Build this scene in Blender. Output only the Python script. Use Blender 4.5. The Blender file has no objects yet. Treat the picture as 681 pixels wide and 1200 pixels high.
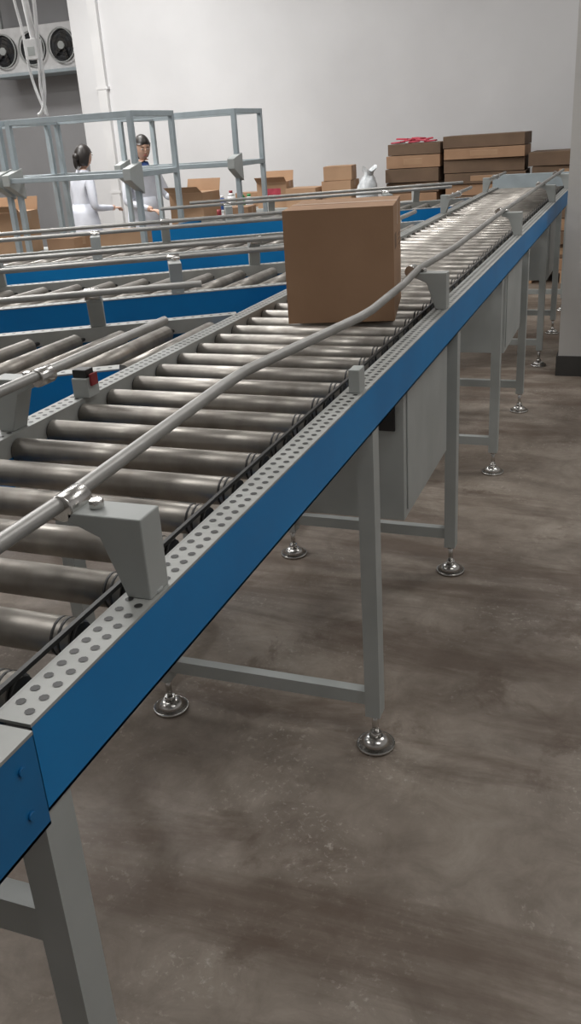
import bpy, bmesh, math, random
from mathutils import Vector, Matrix, Euler
random.seed(7)
H=1.55
S=bpy.context.scene
def W(x,y,z=None):
    if z is None: return Vector((x*H,y*H,0))
    return Vector((x*H,y*H,H+z*H))
# ---------------------------------------------------------------- materials
def mat(name,col,rough=.5,metal=0,noise=None,scale=8,bump=0,bscale=60,emit=0,stretch=None,spec=None,rvar=0):
    m=bpy.data.materials.new(name); m.use_nodes=True
    nt=m.node_tree; b=nt.nodes['Principled BSDF']
    b.inputs['Roughness'].default_value=rough; b.inputs['Metallic'].default_value=metal
    if spec is not None: b.inputs['Specular IOR Level'].default_value=spec
    tc=nt.nodes.new('ShaderNodeTexCoord'); mp=nt.nodes.new('ShaderNodeMapping')
    nt.links.new(tc.outputs['Object'],mp.inputs[0])
    if stretch: mp.inputs['Scale'].default_value=stretch
    if noise is None: noise=[c*.85 for c in col]
    n=nt.nodes.new('ShaderNodeTexNoise'); n.inputs['Scale'].default_value=scale; n.inputs['Detail'].default_value=6
    nt.links.new(mp.outputs[0],n.inputs['Vector'])
    r=nt.nodes.new('ShaderNodeValToRGB'); r.color_ramp.elements[0].position=.35; r.color_ramp.elements[1].position=.65
    r.color_ramp.elements[0].color=(*noise,1); r.color_ramp.elements[1].color=(*col,1)
    nt.links.new(n.outputs['Fac'],r.inputs[0]); nt.links.new(r.outputs[0],b.inputs['Base Color'])
    if rvar:
        mr=nt.nodes.new('ShaderNodeMapRange'); mr.inputs['From Min'].default_value=.35; mr.inputs['From Max'].default_value=.65
        mr.inputs['To Min'].default_value=rough+rvar; mr.inputs['To Max'].default_value=rough-rvar
        nt.links.new(n.outputs['Fac'],mr.inputs['Value']); nt.links.new(mr.outputs[0],b.inputs['Roughness'])
    if bump:
        n2=nt.nodes.new('ShaderNodeTexNoise'); n2.inputs['Scale'].default_value=bscale
        nt.links.new(mp.outputs[0],n2.inputs['Vector'])
        bp=nt.nodes.new('ShaderNodeBump'); bp.inputs['Strength'].default_value=bump; bp.inputs['Distance'].default_value=.01
        nt.links.new(n2.outputs['Fac'],bp.inputs['Height']); nt.links.new(bp.outputs[0],b.inputs['Normal'])
    if emit:
        b.inputs['Emission Color'].default_value=(*col,1); b.inputs['Emission Strength'].default_value=emit
    return m
M={}
M['blue']=mat('blue_paint',(.0,.22,.55),.42,0,(.0,.185,.48),3)
M['blue2']=mat('blue_paint_worn',(.005,.165,.40),.5,0,(.005,.13,.33),5)
M['grey']=mat('grey_powder_coat',(.40,.42,.41),.5,0,(.35,.37,.36),6)
M['strip']=mat('light_grey_strip',(.40,.41,.395),.5,.1,(.33,.34,.325),12)
M['roller']=mat('zinc_roller',(.44,.415,.38),.44,.75,(.26,.24,.215),13,rvar=.07)
M['rail']=mat('aluminium_rail',(.44,.435,.42),.45,.65,(.35,.345,.33),10)
M['chrome']=mat('chrome',(.66,.65,.63),.25,1,(.52,.51,.49),10)
M['black']=mat('black_plastic',(.02,.02,.02),.5)
M['card']=mat('cardboard',(.37,.225,.135),.85,0,(.315,.188,.11),4,.05)
M['card2']=mat('cardboard_light',(.44,.28,.17),.85,0,(.38,.235,.14),4)
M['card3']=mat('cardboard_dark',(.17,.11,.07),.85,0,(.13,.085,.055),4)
M['tape']=mat('packing_tape',(.39,.25,.15),.4,0,(.36,.22,.13),4)
M['white']=mat('white_cloth',(.66,.68,.74),.85,0,(.54,.56,.62),5,.2,12)
M['whitep']=mat('white_plastic',(.70,.70,.70),.4)
M['duct']=mat('painted_duct',(.68,.68,.68),.8,0,(.62,.62,.62),3)
M['skin']=mat('skin',(.60,.38,.28),.55)
M['hair']=mat('black_hair',(.018,.014,.012),.45,0,None,60)
M['trouser']=mat('dark_trousers',(.03,.035,.05),.85)
M['shoe']=mat('shoe_rubber',(.05,.05,.05),.6)
M['red']=mat('red_plastic',(.28,.03,.035),.5)
M['redp']=mat('pink_film',(.58,.08,.12),.6,0,(.45,.05,.08),20)
M['green']=mat('green_plastic',(.04,.30,.10),.5)
M['bag']=mat('bag_film',(.72,.75,.77),.3,0,(.52,.56,.58),22,.8,26)
M['lcyan']=mat('pale_steel',(.38,.44,.47),.5)
M['lip']=mat('lip',(.42,.14,.12),.5)
M['navy']=mat('blue_cloth',(.04,.09,.28),.8)
M['dark']=mat('dark_grille',(.03,.032,.035),.5,.3)
M['lamp']=mat('lamp_diffuser',(1,.98,.96),.5,0,(1,.98,.96),1,emit=3)
M['base']=mat('dark_skirting',(.05,.048,.045),.7)
M['ceil']=mat('ceiling_paint',(.6,.6,.59),.9)
M['pillar']=mat('pillar_paint',(.52,.51,.49),.8,0,(.47,.46,.445),1.2)
M['wallm']=mat('wall_plaster',(.66,.66,.665),.9,0,(.58,.58,.585),.7,.05,40)
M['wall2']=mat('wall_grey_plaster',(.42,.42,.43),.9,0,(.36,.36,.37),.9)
# floor
def floor_mat():
    m=bpy.data.materials.new('stained_concrete'); m.use_nodes=True; nt=m.node_tree; b=nt.nodes['Principled BSDF']
    tc=nt.nodes.new('ShaderNodeTexCoord')
    def noise(sc,det,dist=0,st=None,rot=.6,rough=.5,loc=(0,0,0)):
        n=nt.nodes.new('ShaderNodeTexNoise'); n.inputs['Scale'].default_value=sc; n.inputs['Detail'].default_value=det; n.inputs['Distortion'].default_value=dist; n.inputs['Roughness'].default_value=rough
        mp=nt.nodes.new('ShaderNodeMapping'); mp.inputs['Scale'].default_value=st or (1,1,1); mp.inputs['Rotation'].default_value=(0,0,rot if st else 0); mp.inputs['Location'].default_value=loc
        nt.links.new(tc.outputs['Object'],mp.inputs[0]); nt.links.new(mp.outputs[0],n.inputs['Vector'])
        return n
    def ramp(src,p0,c0,p1,c1):
        r=nt.nodes.new('ShaderNodeValToRGB'); r.color_ramp.elements[0].position=p0; r.color_ramp.elements[1].position=p1
        r.color_ramp.elements[0].color=(*c0,1); r.color_ramp.elements[1].color=(*c1,1); nt.links.new(src,r.inputs[0]); return r
    def mix(t,f,a,c):
        x=nt.nodes.new('ShaderNodeMix'); x.data_type='RGBA'; x.blend_type=t
        if isinstance(f,float): x.inputs[0].default_value=f
        else: nt.links.new(f,x.inputs[0])
        nt.links.new(a,x.inputs[6]); nt.links.new(c,x.inputs[7]); return x.outputs[2]
    a=ramp(noise(1.1,10,.4,rough=.65).outputs['Fac'],.36,(.165,.132,.105),.62,(.33,.285,.238))
    c=ramp(noise(6,12,.8,rough=.7).outputs['Fac'],.35,(.62,.59,.56),.65,(1,1,1))
    o=mix('MULTIPLY',.85,a.outputs[0],c.outputs[0])
    # fine light scuffs
    sp=ramp(noise(55,5,.3,rough=.7).outputs['Fac'],.55,(0,0,0),.66,(1,1,1))
    pt=ramp(noise(1.9,8,.5,rough=.75,loc=(3,7,0)).outputs['Fac'],.48,(0,0,0),.60,(.55,.55,.55))
    f=mix('MULTIPLY',1.0,sp.outputs[0],pt.outputs[0])
    lt=nt.nodes.new('ShaderNodeRGB'); lt.outputs[0].default_value=(.50,.46,.40,1)
    o=mix('MIX',f,o,lt.outputs[0])
    br=nt.nodes.new('ShaderNodeRGB'); br.outputs[0].default_value=(.098,.066,.046,1)
    for sc,st_,ro,p0,p1,k,lc in((.9,(.45,2.4,1),.55,.51,.60,.70,(1,2,0)),(1.2,(.5,2.0,1),-.5,.54,.62,.62,(5,1,0)),(2.4,(1,1,1),0,.58,.64,.6,(2,9,0)),(.55,(1,1,1),0,.50,.60,.45,(8,3,0))):
        st=ramp(noise(sc,9,.35,st_,ro,.68,lc).outputs['Fac'],p0,(0,0,0),p1,(k,k,k))
        o=mix('MIX',st.outputs[0],o,br.outputs[0])
    nt.links.new(o,b.inputs['Base Color'])
    rr=ramp(noise(3,6).outputs['Fac'],.3,(.5,)*3,.7,(.75,)*3); nt.links.new(rr.outputs[0],b.inputs['Roughness'])
    bp=nt.nodes.new('ShaderNodeBump'); bp.inputs['Strength'].default_value=.15; bp.inputs['Distance'].default_value=.01
    nt.links.new(noise(40,6).outputs['Fac'],bp.inputs['Height']); nt.links.new(bp.outputs[0],b.inputs['Normal'])
    return m
M['floor']=floor_mat()
# ---------------------------------------------------------------- builders
class MB:
    def __init__(s): s.bm=bmesh.new(); s.ms=[]
    def mi(s,m):
        if m not in s.ms: s.ms.append(m)
        return s.ms.index(m)
    def poly(s,vs,fs,m,smooth=False):
        i=s.mi(m); bv=[s.bm.verts.new(v) for v in vs]
        for f in fs:
            try:
                q=s.bm.faces.new([bv[k] for k in f]); q.material_index=i; q.smooth=smooth
            except ValueError: pass
    def box(s,c,size,m,rot=None):
        c=Vector(c); hx,hy,hz=[a/2 for a in size]
        R=rot if rot is not None else Matrix.Identity(3)
        vs=[c+R@Vector((x,y,z)) for x in(-hx,hx) for y in(-hy,hy) for z in(-hz,hz)]
        s.poly(vs,[(0,1,3,2),(4,6,7,5),(0,4,5,1),(2,3,7,6),(0,2,6,4),(1,5,7,3)],m)
    def bb(s,a,b,m):
        a=Vector(a);b=Vector(b); s.box((a+b)/2,[abs(x) for x in(b-a)],m)
    def beam(s,p,q,w,h,m):
        p=Vector(p);q=Vector(q); d=(q-p); L=d.length; d.normalize()
        up=Vector((0,0,1)) if abs(d.z)<.95 else Vector((0,1,0))
        side=d.cross(up).normalized(); u=side.cross(d)
        R=Matrix((d,side,u)).transposed(); s.box((p+q)/2,(L,w,h),m,R)
    def cyl(s,p,q,r,m,n=16,r2=None,cap=True):
        p=Vector(p);q=Vector(q); d=(q-p).normalized(); r2=r if r2 is None else r2
        a=d.orthogonal().normalized(); b=d.cross(a)
        i=s.mi(m); A=[];B=[]
        for k in range(n):
            t=2*math.pi*k/n; o=a*math.cos(t)+b*math.sin(t)
            A.append(s.bm.verts.new(p+o*r)); B.append(s.bm.verts.new(q+o*r2))
        for k in range(n):
            f=s.bm.faces.new((A[k],A[(k+1)%n],B[(k+1)%n],B[k])); f.material_index=i; f.smooth=True
        if cap:
            f=s.bm.faces.new(A[::-1]); f.material_index=i
            f=s.bm.faces.new(B); f.material_index=i
    def prism(s,pts,ext,m):
        pts=[Vector(p) for p in pts]; e=Vector(ext); n=len(pts)
        fs=[tuple(range(n))[::-1],tuple(range(n,2*n))]+[(k,(k+1)%n,n+(k+1)%n,n+k) for k in range(n)]
        s.poly(pts+[p+e for p in pts],fs,m)
    def sphere(s,c,sc,m,u=16,v=10,rot=None):
        c=Vector(c); R=rot if rot is not None else Matrix.Identity(3)
        vs=[];fs=[]
        for j in range(v+1):
            ph=math.pi*j/v
            for k in range(u):
                t=2*math.pi*k/u
                vs.append(c+R@Vector((sc[0]*math.sin(ph)*math.cos(t),sc[1]*math.sin(ph)*math.sin(t),sc[2]*math.cos(ph))))
        for j in range(v):
            for k in range(u):
                fs.append((j*u+k,(j+1)*u+k,(j+1)*u+(k+1)%u,j*u+(k+1)%u))
        s.poly(vs,fs,m,True)
    def obj(s,name,parent=None,bevel=0):
        bmesh.ops.recalc_face_normals(s.bm,faces=s.bm.faces)
        me=bpy.data.meshes.new(name); s.bm.to_mesh(me); s.bm.free()
        for m in s.ms: me.materials.append(M[m])
        o=bpy.data.objects.new(name,me); S.collection.objects.link(o)
        if parent: o.parent=parent
        if bevel:
            b=o.modifiers.new('bevel','BEVEL'); b.width=bevel; b.segments=2; b.limit_method='ANGLE'
        return o
def empty(name,loc=(0,0,0)):
    e=bpy.data.objects.new(name,None); e.empty_display_size=.1; S.collection.objects.link(e); return e
def tube(name,pts,r,m,parent=None,smooth=False,res=4):
    cu=bpy.data.curves.new(name,'CURVE'); cu.dimensions='3D'; cu.bevel_depth=r; cu.bevel_resolution=res; cu.use_fill_caps=True
    if smooth:
        sp=cu.splines.new('NURBS'); sp.points.add(len(pts)-1); sp.use_endpoint_u=True; sp.order_u=4; sp.resolution_u=8
    else:
        sp=cu.splines.new('POLY'); sp.points.add(len(pts)-1)
    for i,p in enumerate(pts): sp.points[i].co=(*p,1)
    cu.materials.append(M[m])
    o=bpy.data.objects.new(name,cu); S.collection.objects.link(o)
    if parent: o.parent=parent
    return o
# ---------------------------------------------------------------- room
CZ=4.6
def slab(name,a,b,m):
    k=MB(); k.bb(a,b,m); return k.obj(name)
XL,XR,YB,YW,YR=-13.,3.6,-3.5,6.75*H,8.7*H
XC=-4.28*H
slab('floor',(XL-.2,YB-.2,-.2),(XR+.2,YR+.2,0),'floor')
slab('ceiling',(XL-.2,YB-.2,CZ),(XR+.2,YR+.2,CZ+.2),'ceil')
slab('wall_back',(XC,YW,0),(XR+.2,YW+.2,CZ),'wallm')
slab('wall_recess_side',(XC,YW+.2,0),(XC+.2,YR,CZ),'wallm')
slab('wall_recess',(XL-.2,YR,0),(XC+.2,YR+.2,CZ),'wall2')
slab('wall_left',(XL-.2,YB,0),(XL,YR,CZ),'wallm')
slab('wall_right',(XR,YB,0),(XR+.2,YW,CZ),'wallm')
slab('wall_front',(XL,YB-.2,0),(XR,YB,CZ),'wallm')
slab('baseboard_back',(XC,YW-.012,0),(XR,YW,.12),'base')
k=MB(); px0,px1,py0,py1=-.262*H,.05*H,3.78*H,4.1*H
k.bb((px0,py0,.13),(px1,py1,CZ),'pillar'); k.bb((px0-.012,py0-.012,0),(px1+.012,py1+.012,.13),'base'); k.obj('pillar')
k=MB(); k.bb((XC+.30,YW-.06,0),(XC+.42,YW,CZ),'duct')
for z in (1,2.2,3.4): k.bb((XC+.28,YW-.066,z),(XC+.44,YW,z+.03),'duct')
k.obj('wall_cable_duct')
# ---------------------------------------------------------------- conveyor parts
ZT=-.339  # frame top
def frame_side(mb,p,q,inw,blue='blue',ht=.108,z0=None):
    z=H+ZT*H
    p=Vector((p[0],p[1],z)); q=Vector((q[0],q[1],z)); inw=Vector((inw[0],inw[1],0)); dz=Vector((0,0,1))
    mb.beam(p+inw*.002-dz*(.004+ht/2),q+inw*.002-dz*(.004+ht/2),.004,ht,blue)
    mb.beam(p+inw*.018-dz*(ht+.002),q+inw*.018-dz*(ht+.002),.036,.004,blue)
    mb.beam(p+inw*.022-dz*.002,q+inw*.022-dz*.002,.046,.004,'strip')
    mb.beam(p+inw*.046-dz*.022,q+inw*.046-dz*.022,.003,.044,'strip')
def holes(mb,p,q,inw,step=.025,rows=(.013,.033),rad=.0058):
    z=H+ZT*H+.0006
    p=Vector((p[0],p[1],z)); q=Vector((q[0],q[1],z)); inw=Vector((inw[0],inw[1],0)); d=(q-p); L=d.length; d.normalize()
    i=mb.mi('black')
    for r,row in enumerate(rows):
        n=int(L/step)
        for k in range(n):
            c=p+d*((k+.5+.5*r)*step)+inw*row
            f=mb.bm.faces.new([mb.bm.verts.new(c+Vector((math.cos(a)*rad,math.sin(a)*rad,0))) for a in [2*math.pi*j/8 for j in range(8)]]); f.material_index=i
def foot(mb,x,y):
    mb.cyl((x,y,0),(x,y,.010),.052,'chrome',24); mb.cyl((x,y,.010),(x,y,.032),.050,'chrome',24,.020)
    mb.cyl((x,y,.03),(x,y,.115),.009,'chrome',12); mb.cyl((x,y,.032),(x,y,.046),.016,'chrome',6); mb.cyl((x,y,.098),(x,y,.108),.015,'chrome',6)
def support(mb,a,b,top=None,upper=False):
    top=top or H+ZT*H-.108
    for p in (a,b):
        mb.bb((p[0]-.02,p[1]-.025,.108),(p[0]+.02,p[1]+.025,top),'grey'); foot(mb,p[0],p[1])
    za=.16
    mb.beam((a[0],a[1],za),(b[0],b[1],za),.03,.04,'grey')
    zb=H-.53*H if upper else top-.03
    mb.beam((a[0],a[1],zb),(b[0],b[1],zb),.03,.05,'grey')
def bracket(mb,x,y,sgn,z=None,hgt=.11,arm=.105,dirv=(0,1)):
    z=z or H+ZT*H; e=Vector((dirv[0],dirv[1],0)).normalized(); n=Vector((e.y,-e.x,0))*sgn
    o=Vector((x,y,z))-e*.024
    P=lambda a,b:o-n*a+Vector((0,0,b))
    mb.prism([P(0,0),P(0,hgt),P(arm,hgt),P(arm,hgt-.012),P(.062,hgt-.03),P(.034,0)],e*.048,'grey')
    mb.cyl(P(.012,.0)+e*.024,P(.012,.006)+e*.024,.03*.5,'grey',10)
    c=P(arm+.008,hgt+.004)
    mb.cyl(c+e*.0,c+e*.048,.018,'chrome',14)
    mb.cyl(P(arm-.03,hgt)+e*.024,P(arm-.03,hgt+.012)+e*.024,.010,'chrome',6)
XO,XI=-.34*H,-.775*H
Y0,YJ,YE=-.9*H,.370*H,5.3*H
root=empty('roller_conveyor')
k=MB()
frame_side(k,(XO,YJ+.004),(XO,YE),(-1,0)); holes(k,(XO,YJ+.01),(XO,YE),(-1,0))
frame_side(k,(XI,Y0),(XI,YE),(1,0)); holes(k,(XI,0),(XI,YE),(1,0))
k.obj('side_frames',root)
k=MB()
frame_side(k,(XO+.008,Y0),(XO+.008,YJ-.004),(-1,0),'blue2',.114); holes(k,(XO+.006,Y0),(XO+.006,YJ-.03),(-1,0))
k.bb((XO-.03,YJ-.006,H+ZT*H-.11),(XO,YJ+.006,H+ZT*H-.004),'black')
for zz in (.03,.085): 
    for yy in (.03,.11): k.cyl((XO+.008,YJ-yy,H+ZT*H-zz),(XO+.011,YJ-yy,H+ZT*H-zz),.005,'blue2',8)
k.obj('infeed_section_frame',root)
# rollers
k=MB(); kk=MB()
zr=H-.345*H-.025; r=.025
y=Y0+.05
xa,xb=-.392*H,-.742*H
off=(.513*H-y)%(.0795*H); y+=off-.012
while y<YE-.03:
    k.cyl((xa,y,zr),(xb,y,zr),r,'roller',20)
    for x,s in((xa,1),(xb,-1)):
        k.cyl((x,y,zr),(x+s*.006,y,zr),.0215,'black',14)
    k.cyl((xa+.006,y,zr),(XO-.044,y,zr),.006,'chrome',6); k.cyl((xb-.006,y,zr),(XI+.044,y,zr),.006,'chrome',6)
    kk.bb((XO-.062,y-.02,zr-.025),(XO-.049,y+.02,zr+.012),'black')
    kk.bb((XI+.049,y-.02,zr-.025),(XI+.062,y+.02,zr+.012),'black')
    for gx in (.012,.022): kk.cyl((xa-gx,y,zr),(xa-gx-.004,y,zr),.0257,'black',16)
    y+=.0795*H
k.obj('rollers',root); 
kk.beam((xa+.008,.0,zr+.030),(xa+.008,YE-.05,zr+.030),.006,.006,'black')
kk.beam((xa-.016,Y0+.1,zr-.03),(xa-.016,YE-.05,zr-.03),.012,.005,'black')
kk.beam((xb-.012,Y0+.1,zr+.004),(xb-.012,YE-.05,zr+.004),.008,.02,'black')
kk.obj('drive_bearings_and_belts',root)
# legs
k=MB()
LX,RX=-.762*H,-.355*H
for i,yy in enumerate((-.55,.385,1.22,1.91,2.595,3.25,3.94,4.6,5.2)):
    support(k,(RX,yy*H),(LX,yy*H),upper=(i<=1))
k.obj('support_legs',root)
# brackets and guard rail
k=MB()
for yy in (-.05,.556,1.78,3.0,4.2,5.0): bracket(k,XO-.004,yy*H,1)
bx=XO-.006; k.prism([(bx,1.15*H,H+ZT*H),(bx,1.178*H,H+ZT*H),(bx,1.178*H,H+ZT*H+.052),(bx,1.15*H,H+ZT*H+.052)],(-.025,0,0),'grey')
for yy in (.2,.924): bracket(k,XI+.004,yy*H,-1)
for yy in (2.8,3.85,4.95): bracket(k,XI+.004,yy*H,-1)
k.obj('rail_brackets',root,.002)
rz=-.262
pts=[W(-.418,-.7,rz),W(-.418,.56,rz),W(-.434,.90,rz),W(-.434,.97,rz),W(-.425,1.03,rz),W(-.384,1.30,rz),W(-.381,1.36,rz),W(-.389,1.60,rz),W(-.402,1.78,rz),W(-.39,2.1,rz),W(-.40,3.0,rz),W(-.395,5.25,rz)]
tube('guard_rail_outer',pts,.0105,'rail',root)
tube('guard_rail_outer_strip',[p+Vector((-.010,0,-.005)) for p in pts],.006,'grey',root)
tube('guard_rail_inner',[W(-.70,-.6,rz),W(-.70,1.26,rz)],.0105,'rail',root)
tube('guard_rail_inner_mid',[W(-.70,2.62,rz),W(-.70,3.05,rz)],.0105,'rail',root)
tube('guard_rail_inner_far',[W(-.70,3.62,rz),W(-.70,4.15,rz)],.0105,'rail',root)
tube('guard_rail_inner_end',[W(-.70,4.7,rz),W(-.70,5.25,rz)],.0105,'rail',root)
# under boxes
k=MB()
def cabinet(k,y0,y1,zb=-.675,x1=-.665):
    k.bb(W(-.36,y0,zb),W(x1,y1,-.415),'grey')
    k.bb(W(-.357,y0+.02,zb+.015),W(-.36,y1-.02,-.43),'grey')
cabinet(k,1.47,1.87); cabinet(k,2.80,3.2); cabinet(k,4.2,4.5)
k.bb(W(-.375,1.466,-.50),W(-.405,1.47,-.45),'black')
k.obj('drive_motor_cabinets',root,.003)
k=MB(); k.bb((XI,YE,H-.42*H),(XO,YE+.03,H-.275*H),'lcyan'); k.obj('end_stop_plate',root,.003)
k=MB(); k.bb(W(-.762,1.07,-.339),W(-.735,1.10,-.31),'grey'); k.bb(W(-.735,1.076,-.322),W(-.731,1.094,-.304),'red'); k.bb(W(-.762,1.075,-.31),W(-.738,1.095,-.298),'black'); k.obj('photo_sensor',root,.002)
# ---------------------------------------------------------------- spurs
def spur(name,yj,xl,th=30,w=.485,near=True):
    T=math.tan(math.radians(th)); root=empty(name)
    x1=-.785; d=Vector((math.cos(math.radians(th)),math.sin(math.radians(th))))
    n=Vector((-d.y,d.x))
    P=lambda x,o=0:(x*H,(yj+(x-x1)*T+o)*H)
    k=MB(); frame_side(k,P(xl),P(x1),n); frame_side(k,P(xl,w),P(x1,w),-n); 
    holes(k,P(xl),P(x1),n,.03,(.022,)); holes(k,P(xl,w),P(x1,w),-n,.03,(.022,))
    a=Vector((*P(xl),H+ZT*H-.055));b=Vector((*P(xl,w),H+ZT*H-.055)); k.beam(a,b,.004,.105,'blue')
    k.obj('side_frames',root)
    k=MB(); x=x1-.025; g=.048*H/math.cos(math.radians(th))
    while x>xl+.03:
        a=P(x);b=P(x,w); k.cyl((a[0],a[1]+g*1.15,zr),(b[0],b[1]-g*1.15,zr),.025,'roller',14)
        k.cyl((a[0],a[1]+.05,zr),(b[0],b[1]-.05,zr),.006,'black',6)
        x-=.0795*1.0
    k.obj('rollers',root)
    k=MB(); x=x1-.12
    while x>xl:
        a=P(x,.02);b=P(x,w-.02); support(k,a,b); x-=.75
    k.obj('support_legs',root)
    k=MB(); x=x1-.25
    while x>xl:
        a=P(x);b=P(x,w)
        if near: bracket(k,a[0]+n.x*.004,a[1]+n.y*.004,1,dirv=d)
        bracket(k,b[0]-n.x*.004,b[1]-n.y*.004,-1,dirv=d); x-=.62
    k.obj('rail_brackets',root,.002)
    o=.085/math.cos(math.radians(th))
    z=rz*H+H
    for nm,f in(('guard_rail_near',o),('guard_rail_far',w-o)):
        if nm=='guard_rail_near' and not near: continue
        a=P(xl,f);b=P(x1-.02,f)
        tube(nm,[(a[0],a[1],z),(b[0],b[1],z)],.0105,'rail',root)
spur('spur_conveyor',1.24,-2.6,near=False)
spur('spur_conveyor',2.09,-3.4)
spur('spur_conveyor',3.08,-3.6)
spur('spur_conveyor',4.16,-1.95)
# ---------------------------------------------------------------- cartons
def carton(name,c,size,rz=0,m='card',tape=True,flap=False,parent=None,label=None):
    k=MB(); sx,sy,sz=size; t=.004
    k.bb((-sx/2,-sy/2,0),(sx/2,sy/2,sz-t),m)
    k.bb((-sx/2,-sy/2,sz-t),(sx/2,-.0015,sz),m); k.bb((-sx/2,.0015,sz-t),(sx/2,sy/2,sz),m)
    if tape:
        k.bb((-sx/2-.0008,-.024,sz-.06),(sx/2+.0008,.024,sz+.0008),'tape')
    if label: k.bb((-sx*.3,-sy/2-.001,sz*.25),(sx*.3,-sy/2,sz*.75),label)
    if flap:
        k.prism([(-sx/2,-sy/2,sz),(sx/2,-sy/2,sz),(sx/2,-sy/2-.08,sz+.05),(-sx/2,-sy/2-.08,sz+.05)],(0,0,.003),m)
        k.prism([(-sx/2,sy/2,sz),(sx/2,sy/2,sz),(sx/2,sy/2+.03,sz+.1),(-sx/2,sy/2+.03,sz+.1)],(0,.003,0),m)
    o=k.obj(name,parent,.002); o.location=c; o.rotation_euler=(0,0,rz); return o
bz=H-.345*H+.0008
k=MB(); sx,sy,sz=.325,.40,.33
k.bb((-sx/2,-sy/2,0),(sx/2,sy/2,sz-.004),'card')
k.bb((-sx/2,-sy/2,sz-.004),(sx/2,-.001,sz),'card'); k.bb((-sx/2,.001,sz-.004),(sx/2,sy/2,sz),'card')
k.bb((-sx/2-.0008,-.024,sz-.07),(sx/2+.0008,.024,sz+.0008),'tape')
for zz in (.09,.105,.12): k.bb((sx/2,.05,zz+.1),(sx/2+.0006,.15,zz+.105),'card3')
k.bb((sx/2,-.14,.2),(sx/2+.0006,-.11,.245),'card3'); k.bb((sx/2,-.09,.2),(sx/2+.0006,-.06,.245),'card3')
o=k.obj('cardboard_box',None,.003); o.rotation_euler=(0,0,math.radians(11)); o.location=(-.553*H,1.782*H,bz)
# flat carton stacks on pallets
def stack(name,x0,x1,yc,top,m,seed,lay=.118):
    root=empty(name); random.seed(seed); k=MB(); xc=(x0+x1)/2
    for i in range(5): k.bb((x0+(x1-x0)*i/5+.01,yc-.3,.10),(x0+(x1-x0)*i/5+.10,yc+.3,.12),'card2')
    for i in range(3): k.bb((x0+(x1-x0-.09)*i/2,yc-.3,0),(x0+(x1-x0-.09)*i/2+.09,yc+.3,.10),'card2')
    k.obj('pallet',root)
    z=.12;i=0; k=MB()
    while z<top-.02:
        hh=lay*random.uniform(.85,1.15); w=(x1-x0)*random.uniform(.93,1.0); dx=random.uniform(-.015,.015); dy=random.uniform(-.03,.02)
        R=Matrix.Rotation(random.uniform(-.04,.04),3,'Z')
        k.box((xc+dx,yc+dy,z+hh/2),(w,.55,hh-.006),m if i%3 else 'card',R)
        if i%2: k.box((xc+dx,yc+dy,z+hh/2),(w*.35,.552,hh*.5),'tape',R)
        z+=hh; i+=1
    k.obj('cartons',root,.003); return z
yS=6.3*H
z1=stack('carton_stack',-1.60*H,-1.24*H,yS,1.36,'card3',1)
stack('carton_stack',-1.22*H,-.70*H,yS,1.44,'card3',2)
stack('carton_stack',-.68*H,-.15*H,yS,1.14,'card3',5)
k=MB()
for i in range(9):
    a=random.uniform(-.5,.5); k.box((-1.54*H+(i%5)*.085+.03*(i//5),yS-.12+.08*(i//5),z1+.012+.018*(i//5)+.012*(i%2)),(.12,.10,.016),'redp',Matrix.Rotation(a,3,'Z')@Matrix.Rotation(random.uniform(-.15,.15),3,'Y'))
k.obj('pink_film_packages',None,.006)
# bench at wall
root=empty('packing_bench'); k=MB()
bzt=H-.46*H
k.bb((-3.1*H,5.95*H,bzt-.03),(-1.63*H,6.4*H,bzt-.001),'grey')
for x in(-3.08,-2.3,-1.65):
    for y_ in(5.98,6.37): k.bb((x*H-.02,y_*H-.02,0),(x*H+.02,y_*H+.02,bzt-.03),'grey')
k.bb((-3.08*H,6.36*H,.25),(-1.65*H,6.38*H,.29),'grey'); k.bb((-3.08*H,5.97*H,.25),(-1.65*H,5.99*H,.29),'grey')
k.obj('bench_frame',root,.002)
carton('carton',(-2.40*H,6.12*H,bzt),(.33,.3,.26),.1,'card2',label='redp',flap=True)
carton('carton',(-2.16*H,6.08*H,bzt),(.34,.3,.19),-.05,'card2')
carton('carton',(-1.93*H,6.15*H,bzt),(.32,.32,.24),.0,'card2')
carton('carton',(-1.93*H,6.15*H,bzt+.243),(.30,.3,.14),.12,'card2')
carton('carton',(-2.66*H,6.25*H,bzt),(.26,.2,.15),.1,'card')
carton('carton',(-3.0*H,6.2*H,bzt),(.28,.25,.22),-.1,'card2')
for x,y_,h,m_,c_ in((-2.62,6.02,.12,'green','whitep'),(-2.555,6.0,.10,'whitep','green'),(-2.70,6.02,.14,'whitep','red'),(-2.78,6.04,.09,'navy','whitep')):
    k=MB(); k.cyl((x*H,y_*H,bzt),(x*H,y_*H,bzt+h),.042,m_,18); k.cyl((x*H,y_*H,bzt+h),(x*H,y_*H,bzt+h+.03),.042,m_,18,.018); k.cyl((x*H,y_*H,bzt+h+.03),(x*H,y_*H,bzt+h+.055),.02,c_,12); k.obj('bottle')
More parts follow.
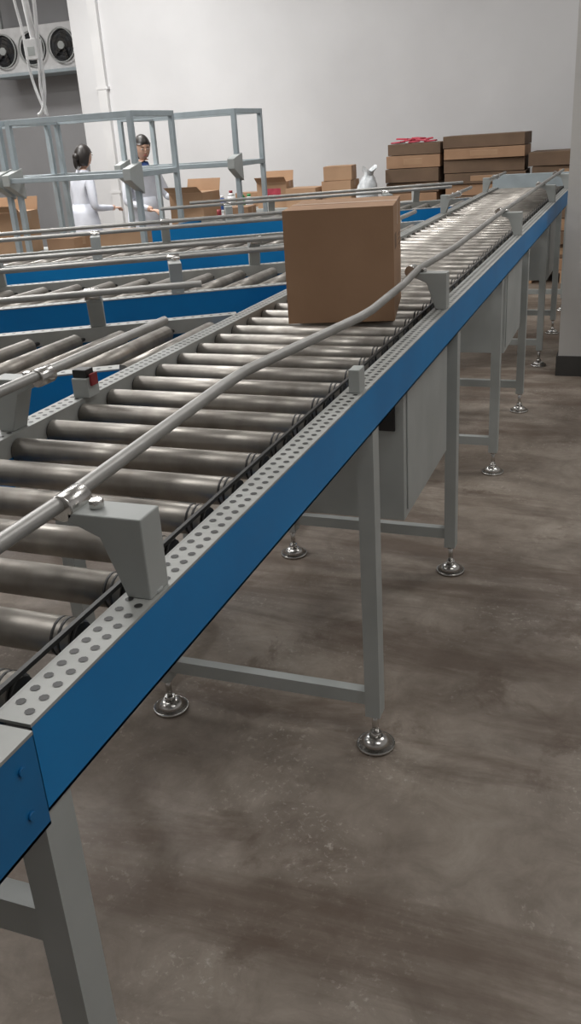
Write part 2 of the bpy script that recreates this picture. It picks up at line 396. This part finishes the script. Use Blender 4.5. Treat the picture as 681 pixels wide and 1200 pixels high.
# white bag
k=MB(); 
rings=[(.0,.085),(.04,.108),(.11,.112),(.19,.098),(.25,.07),(.285,.045),(.31,.05),(.35,.075)]
vs=[];fs=[];N=26
for z,rr in rings:
    for j in range(N):
        a=2*math.pi*j/N; q=rr*(1+.08*math.sin(5*a+z*20)+.07*math.sin(9*a-z*30)+(.12*math.sin(3*a) if z>.3 else 0)); vs.append((q*math.cos(a)+.10*z,q*.95*math.sin(a),z+(.03*math.sin(2*a) if z>.3 else 0)))
for i in range(len(rings)-1):
    for j in range(N): fs.append((i*N+j,i*N+(j+1)%N,(i+1)*N+(j+1)%N,(i+1)*N+j))
fs.append(tuple(range(N))[::-1]); k.poly(vs,fs,'bag',True)
k.sphere((-.045,-.02,.06),(.05,.055,.058),'bag'); k.sphere((.05,-.03,.10),(.05,.055,.07),'bag')
o=k.obj('white_plastic_bag'); o.location=(-1.712*H,6.02*H,bzt)
# ---------------------------------------------------------------- workstations
def station(x0,x1,y0,y1,ztop=.145,zm=-.125):
    root=empty('workstation_rack'); k=MB(); t=.038
    zt=H+ztop*H; zmm=H+zm*H; X0,X1,Y0_,Y1_=x0*H,x1*H,y0*H,y1*H; tb=.80
    for x in(X0,X1):
        for y in(Y0_,Y1_): k.bb((x-t/2,y-t/2,0),(x+t/2,y+t/2,zt),'lcyan')
    for z in (zt-t/2,zmm):
        for y in(Y0_,Y1_): k.bb((X0,y-t/2+.001,z-t/2),(X1,y+t/2-.001,z+t/2),'lcyan')
        for x in(X0,X1): k.bb((x-t/2+.001,Y0_,z-t/2),(x+t/2-.001,Y1_,z+t/2),'lcyan')
    for x in(X0,X1):
        k.prism([(x-.018,Y0_+.02,zmm-.13),(x-.018,Y0_-.16,zmm-.03),(x-.018,Y0_-.16,zmm+.045),(x-.018,Y0_+.02,zmm+.085)],(.06,0,0),'grey')
    k.bb((X0,Y0_-.14,zmm-.012),(X1,Y0_-.11,zmm+.02),'lcyan')
    k.obj('frame',root,.002)
    k=MB(); k.bb((X0-.02,Y0_-.03,tb-.03),(X1+.02,Y1_+.03,tb-.001),'grey'); k.bb((X0,Y0_,.3),(X1,Y1_,.32),'grey'); k.obj('table_top',root,.002)
    return root
station(-3.56,-2.90,3.82,4.22)
station(-2.84,-2.18,3.82,4.22)
station(-2.70,-2.02,4.62,4.98)
carton('carton',(-3.08*H,4.0*H,.8),(.40,.30,.32),.15,'card2',flap=True)
carton('carton',(-3.38*H,4.05*H,.8),(.34,.35,.34),-.1,'card2')
carton('carton',(-2.70*H,3.98*H,.8),(.24,.30,.12),.05,'card')
carton('carton',(-2.36*H,3.98*H,.8),(.36,.28,.16),.05,'card2')
carton('carton',(-2.38*H,4.8*H,.8),(.34,.30,.34),-.1,'card2',flap=True)
carton('carton',(-2.12*H,4.84*H,.8),(.22,.24,.20),.1,'card')
k=MB(); k.cyl((-2.17*H,4.66*H,.8),(-2.17*H,4.66*H,.95),.05,'whitep',16); k.cyl((-2.17*H,4.66*H,.95),(-2.17*H,4.66*H,1.0),.02,'red',12); k.obj('spray_bottle')
# hanging cable drop
root=empty('hanging_power_cable')
cx,cy=-2.72*H,3.95*H; zb=H+.15*H
tube('conduit',[(cx-.06,cy,CZ),(cx-.06,cy,3.3),(cx-.03,cy,2.6),(cx+.02,cy,2.25)],.024,'whitep',root,True)
tube('cable_a',[(cx+.02,cy,CZ),(cx+.07,cy+.02,3.6),(cx-.02,cy,3.0),(cx+.09,cy,2.6),(cx+.03,cy,2.3),(cx+.06,cy,2.0),(cx+.0,cy,1.80),(cx-.05,cy,zb+.02)],.014,'whitep',root,True)
tube('cable_b',[(cx-.06,cy,3.4),(cx-.16,cy,2.7),(cx-.02,cy,2.35),(cx-.1,cy,2.1),(cx+.02,cy,zb+.02)],.010,'whitep',root,True)
tube('cable_c',[(cx+.02,cy,2.3),(cx+.05,cy-.02,2.15),(cx+.01,cy-.03,2.0),(cx+.03,cy-.02,1.9),(cx+.03,cy,zb+.01)],.009,'whitep',root,True)
k=MB(); k.bb((cx-.05,cy-.035,2.17),(cx+.05,cy+.035,2.30),'whitep'); k.bb((cx-.03,cy-.037,2.19),(cx+.03,cy-.035,2.25),'grey'); k.obj('socket_box',root,.005)
# evaporator cooler
root=empty('evaporator_fan_unit'); k=MB()
ux,uy,uz=-8.86,YR-.62,3.0; uw,uh=1.75,.62
k.bb((ux-uw/2,uy,uz-uh/2),(ux+uw/2,uy+.5,uz+uh/2),'whitep')
k.bb((ux-uw/2+.03,uy-.06,uz-uh/2-.05),(ux+uw/2-.03,uy+.5,uz-uh/2),'lcyan')
for x in(-.7,.7): k.bb((ux+x-.03,uy+.2,uz+uh/2),(ux+x+.03,uy+.26,CZ),'grey')
k.bb((ux-uw/2,uy+.5,uz-.1),(ux+uw/2,uy+.62,uz+.1),'grey')
k.obj('housing',root,.01)
k=MB()
for i in(-1,0,1):
    c=Vector((ux+i*.53,uy,uz))
    k.cyl(c+Vector((0,-.012,0)),c+Vector((0,-.002,0)),.225,'dark',32)
    for rr in(.23,.17,.11):
        n=32
        for j in range(n):
            a=2*math.pi*j/n;b=2*math.pi*(j+1)/n
            k.cyl(c+Vector((rr*math.cos(a),-.055,rr*math.sin(a))),c+Vector((rr*math.cos(b),-.055,rr*math.sin(b))),.005 if rr<.22 else .012,'dark' if rr<.22 else 'grey',5,cap=False)
    for j in range(5):
        a=2*math.pi*j/5
        R=Matrix.Rotation(-a,3,'Y')@Matrix.Rotation(.5,3,'X')
        k.box(c+Matrix.Rotation(-a,3,'Y')@Vector((.11,-.03,0)),(.17,.006,.09),'base',R)
    k.cyl(c+Vector((0,-.065,0)),c+Vector((0,-.01,0)),.055,'grey',16)
k.obj('fans',root)
# ---------------------------------------------------------------- people
def skinned(V,E,Rr,root=0,sub=2):
    me=bpy.data.meshes.new('tmp'); me.from_pydata([tuple(v) for v in V],E,[])
    o=bpy.data.objects.new('tmp',me); S.collection.objects.link(o)
    sk=o.modifiers.new('s','SKIN'); sk.use_smooth_shade=True
    d=me.skin_vertices[0].data
    for i,r in enumerate(Rr):
        d[i].radius=r if isinstance(r,tuple) else (r,r); d[i].use_root=(i==root)
    sb=o.modifiers.new('b','SUBSURF'); sb.levels=sub; sb.render_levels=sub
    dg=bpy.context.evaluated_depsgraph_get(); dg.update()
    m2=bpy.data.meshes.new_from_object(o.evaluated_get(dg)); bpy.data.objects.remove(o); return m2
def person(name,loc,height,face,lean=.0,headyaw=0,armL=None,armR=None,scarf=False,step=.05):
    root=empty(name); s=height/1.66
    L=lean
    J=dict(pelvis=(0,0,.90),waist=(0,-.02*L*5,1.06),chest=(0,-.09*L*5*.5,1.25),nb=(0,-.07*L*5,1.395),nt=(0,-.09*L*5-.01,1.47))
    V=[];R=[];idx={}
    def add(n,p,r): idx[n]=len(V); V.append(Vector(p)); R.append(r)
    add('pelvis',J['pelvis'],(.155,.115)); add('waist',J['waist'],(.135,.105)); add('chest',J['chest'],(.165,.115)); add('nb',J['nb'],(.07,.06)); add('nt',J['nt'],.05)
    E=[(0,1),(1,2),(2,3),(3,4)]
    cy=J['chest'][1]
    hands=[]
    for sd,nm,arm in((1,'L',armL),(-1,'R',armR)):
        el,wr=arm or ((.24,.02,1.06),(.17,-.22,1.04))
        add('sh'+nm,(sd*.165,cy,1.335),.058); add('el'+nm,(sd*el[0],cy+el[1],el[2]),.045); add('wr'+nm,(sd*wr[0],cy+wr[1],wr[2]),.03)
        E+=[(2,idx['sh'+nm]),(idx['sh'+nm],idx['el'+nm]),(idx['el'+nm],idx['wr'+nm])]
        dv=(V[-1]-V[-2]).normalized(); add('pa'+nm,V[-1]+dv*.055,(.034,.02)); E.append((idx['wr'+nm],idx['pa'+nm]))
        hands.append((V[-1].copy(),dv,sd))
        add('hp'+nm,(sd*.085,0,.84),(.095,.10)); add('kn'+nm,(sd*.10,-.02-sd*step,.48),.062); add('an'+nm,(sd*.105,.03-sd*step,.09),.042); add('to'+nm,(sd*.115,-.13-sd*step,.042),(.042,.036))
        E+=[(0,idx['hp'+nm]),(idx['hp'+nm],idx['kn'+nm]),(idx['kn'+nm],idx['an'+nm]),(idx['an'+nm],idx['to'+nm])]
    me=skinned(V,E,R,0,2)
    for m in('white','trouser','shoe','skin'): me.materials.append(M[m])
    pl=[V[idx['paL']],V[idx['paR']]]; wl=[V[idx['wrL']],V[idx['wrR']]]
    for p in me.polygons:
        c=p.center; p.use_smooth=True
        p.material_index=2 if c.z<.10 else (1 if c.z<.86 and all((c-q).length>.16 for q in pl) else 0)
        if c.z>1.415 and abs(c.x)<.1: p.material_index=3
        for q,w in zip(pl,wl):
            if (c-w).dot((q-w).normalized())>.005 and (c-q).length<.1: p.material_index=3
    o=bpy.data.objects.new('body',me); S.collection.objects.link(o); o.parent=root
    for (p,dv,sd) in hands:
        side=dv.cross(Vector((0,0,1))).normalized(); dn=Vector((0,0,-1))
        FV=[];FR=[]
        for f,(off,ln) in enumerate(((-.027,.068),(-.009,.078),(.009,.072),(.026,.056))):
            a=p+side*off
            FV+= [a,a+dv*(.03+ln*.4),a+dv*(.03+ln*.75)+dn*.014,a+dv*(.03+ln*.9)+dn*.036]; FR+=[.010,.0092,.0085,.007]
        ts=side*(-sd)*1.0
        a=p-dv*.02; FV+=[a+ts*.012,a+ts*.042+dv*.025,a+ts*.052+dv*.055]; FR+=[.012,.010,.008]
        st=0
        for n in (4,4,4,4,3):
            m3=skinned(FV[st:st+n],[(i,i+1) for i in range(n-1)],FR[st:st+n],0,1); m3.materials.append(M['skin'])
            for q in m3.polygons: q.use_smooth=True
            oo=bpy.data.objects.new('finger',m3); S.collection.objects.link(oo); oo.parent=root; st+=n
    k=MB(); N=28; rg=[(1.10,.150,.118),(1.0,.172,.135),(.90,.185,.15),(.78,.198,.168),(.66,.212,.182),(.56,.222,.19)]
    vs=[];fs=[]
    for z,a,b in rg:
        for j in range(N):
            t=2*math.pi*j/N; w=1+.035*math.sin(6*t)*(1.1-z)*2
            vs.append((a*w*math.cos(t),b*w*math.sin(t)+(J['waist'][1] if z>1 else 0),z))
    for i in range(len(rg)-1):
        for j in range(N): fs.append((i*N+j,i*N+(j+1)%N,(i+1)*N+(j+1)%N,(i+1)*N+j))
    k.poly(vs,fs,'white',True); oo=k.obj('coat_skirt',root); so=oo.modifiers.new('so','SOLIDIFY'); so.thickness=.006
    k=MB(); nb=Vector(J['nb'])
    k.cyl(nb+Vector((0,0,-.01)),nb+Vector((0,-.006,.045)),.085,'navy' if scarf else 'white',20,.064,cap=False)
    if scarf: k.sphere(nb+Vector((0,-.03,-.03)),(.10,.085,.05),'navy')
    oo=k.obj('collar',root)
    hc=Vector(J['nt'])+Vector((0,-.02,.095)); Rh=Matrix.Rotation(headyaw,3,'Z')@Matrix.Rotation(lean*1.2,3,'X')
    k=MB()
    vs=[];fs=[];U,Vv=24,18
    for j in range(Vv+1):
        ph=math.pi*j/Vv
        for q in range(U):
            t=2*math.pi*q/U; x=.076*math.sin(ph)*math.cos(t); y=.094*math.sin(ph)*math.sin(t); z=.118*math.cos(ph)
            if z<0: x*=1-.30*(-z/.118); y*=(1-.22*(-z/.118)) if y<0 else (1-.4*(-z/.118))
            if y<0 and .0<z<.03: y+=.006
            vs.append(hc+Rh@Vector((x,y,z)))
    for j in range(Vv):
        for q in range(U): fs.append((j*U+q,(j+1)*U+q,(j+1)*U+(q+1)%U,j*U+(q+1)%U))
    k.poly(vs,fs,'skin',True)
    P=lambda x,y,z:hc+Rh@Vector((x,y,z))
    k.sphere(P(0,-.094,-.018),(.012,.016,.014),'skin',10,8,Rh); k.cyl(P(0,-.088,.015),P(0,-.098,-.016),.006,'skin',8,.011)
    for sd in(-1,1):
        k.sphere(P(sd*.030,-.082,.008),(.012,.007,.006),'whitep',10,6,Rh); k.sphere(P(sd*.030,-.0875,.008),(.005,.003,.005),'hair',8,6,Rh)
        k.box(P(sd*.030,-.088,.028),(.03,.006,.005),'hair',Rh)
        k.sphere(P(sd*.076,.005,-.003),(.008,.018,.030),'skin',10,8,Rh)
    k.sphere(P(0,-.083,-.052),(.022,.007,.006),'lip',10,6,Rh)
    k.obj('head',root)
    k=MB(); vs=[];fs=[];U,Vv=28,16
    for j in range(Vv+1):
        ph=math.pi*.78*j/Vv
        for q in range(U):
            t=2*math.pi*q/U; y=math.sin(t)
            x_=.086*math.sin(ph)*math.cos(t); y_=.106*math.sin(ph)*y+.006; z_=.128*math.cos(ph)+.004
            if y<-.15 and z_<.05: z_=max(z_,.05); y_=max(y_,-.082) if abs(x_)<.06 else y_
            vs.append(P(x_,y_,z_))
    for j in range(Vv):
        for q in range(U): fs.append((j*U+q,(j+1)*U+q,(j+1)*U+(q+1)%U,j*U+(q+1)%U))
    k.poly(vs,fs,'hair',True)
    k.sphere(P(0,.115,-.01),(.038,.035,.04),'hair'); 
    k.sphere(P(0,.125,-.06),(.025,.022,.07),'hair')
    k.obj('hair',root)
    root.location=loc; root.scale=(s,s,s); root.rotation_euler=(0,0,face)
    return root
person('worker_in_white_coat',(-3.42*H,5.25*H,.0),1.56,math.radians(150),lean=.12,headyaw=.3)
person('worker_in_white_coat',(-3.03*H,5.35*H,.0),1.61,math.radians(60),lean=.18,headyaw=-.2,armL=((.25,-.06,1.08),(.16,-.30,1.10)),armR=((.23,-.02,1.06),(.12,-.26,1.0)),scarf=True)
# ---------------------------------------------------------------- lights
def area(n,loc,sx,sy,e,col=(1,.985,.965),rot=(0,0,0)):
    l=bpy.data.lights.new(n,'AREA'); l.shape='RECTANGLE'; l.size=sx; l.size_y=sy; l.energy=e; l.color=col
    o=bpy.data.objects.new(n,l); o.location=loc; o.rotation_euler=rot; S.collection.objects.link(o); return o
def fixture(x,y,e,L=1.5,w=.6,z=CZ-.35):
    root=empty('ceiling_light'); k=MB()
    k.bb((x-L/2,y-w/2,z),(x+L/2,y+w/2,z+.05),'whitep'); k.bb((x-L/2+.02,y-w/2+.02,z-.012),(x+L/2-.02,y+w/2-.02,z),'lamp')
    for q in(-.4*L,.4*L): k.cyl((x+q,y,z+.05),(x+q,y,CZ),.004,'grey',6)
    k.obj('housing',root)
    a=area('lamp',(x,y,z-.03),L,w,e); a.parent=root
fixture(-6.5,3.6,80,2.4,1.2); fixture(-5.4,6.1,130,.5,.3); fixture(-5.6,8.2,140); fixture(-1.6,7.4,42); fixture(-9.5,10.5,60)
fixture(-2.4,2.6,36,2.0,1.2); fixture(1.4,5.0,45,1.6,1.0); fixture(-6,0.3,60,2.4,1.2); fixture(1.4,.6,20,2.0,1.2)
w=bpy.data.worlds.new('world'); S.world=w; w.use_nodes=True
w.node_tree.nodes['Background'].inputs[0].default_value=(.8,.85,.9,1); w.node_tree.nodes['Background'].inputs[1].default_value=.1
# ---------------------------------------------------------------- camera
F=1030.
n=Vector((160/F,-2400/F,1)).normalized(); wv=-n
d=Vector((418/F,470/F,1)); d=(d-wv*d.dot(wv)).normalized()
r_=-(d.cross(wv)); r_.normalize()
cam=bpy.data.cameras.new('camera'); cam.sensor_fit='VERTICAL'; cam.sensor_height=24; cam.lens=24*F/1200; cam.clip_end=60
co=bpy.data.objects.new('camera',cam); S.collection.objects.link(co)
right=Vector((r_.x,d.x,wv.x)); up=Vector((r_.y,d.y,wv.y)); fw=Vector((r_.z,d.z,wv.z))
Rm=Matrix((right,up,-fw)).transposed().to_4x4(); Rm.translation=Vector((0,0,H)); co.matrix_world=Rm
S.camera=co
S.view_settings.view_transform='Standard'
print('ok',right,up,fw)
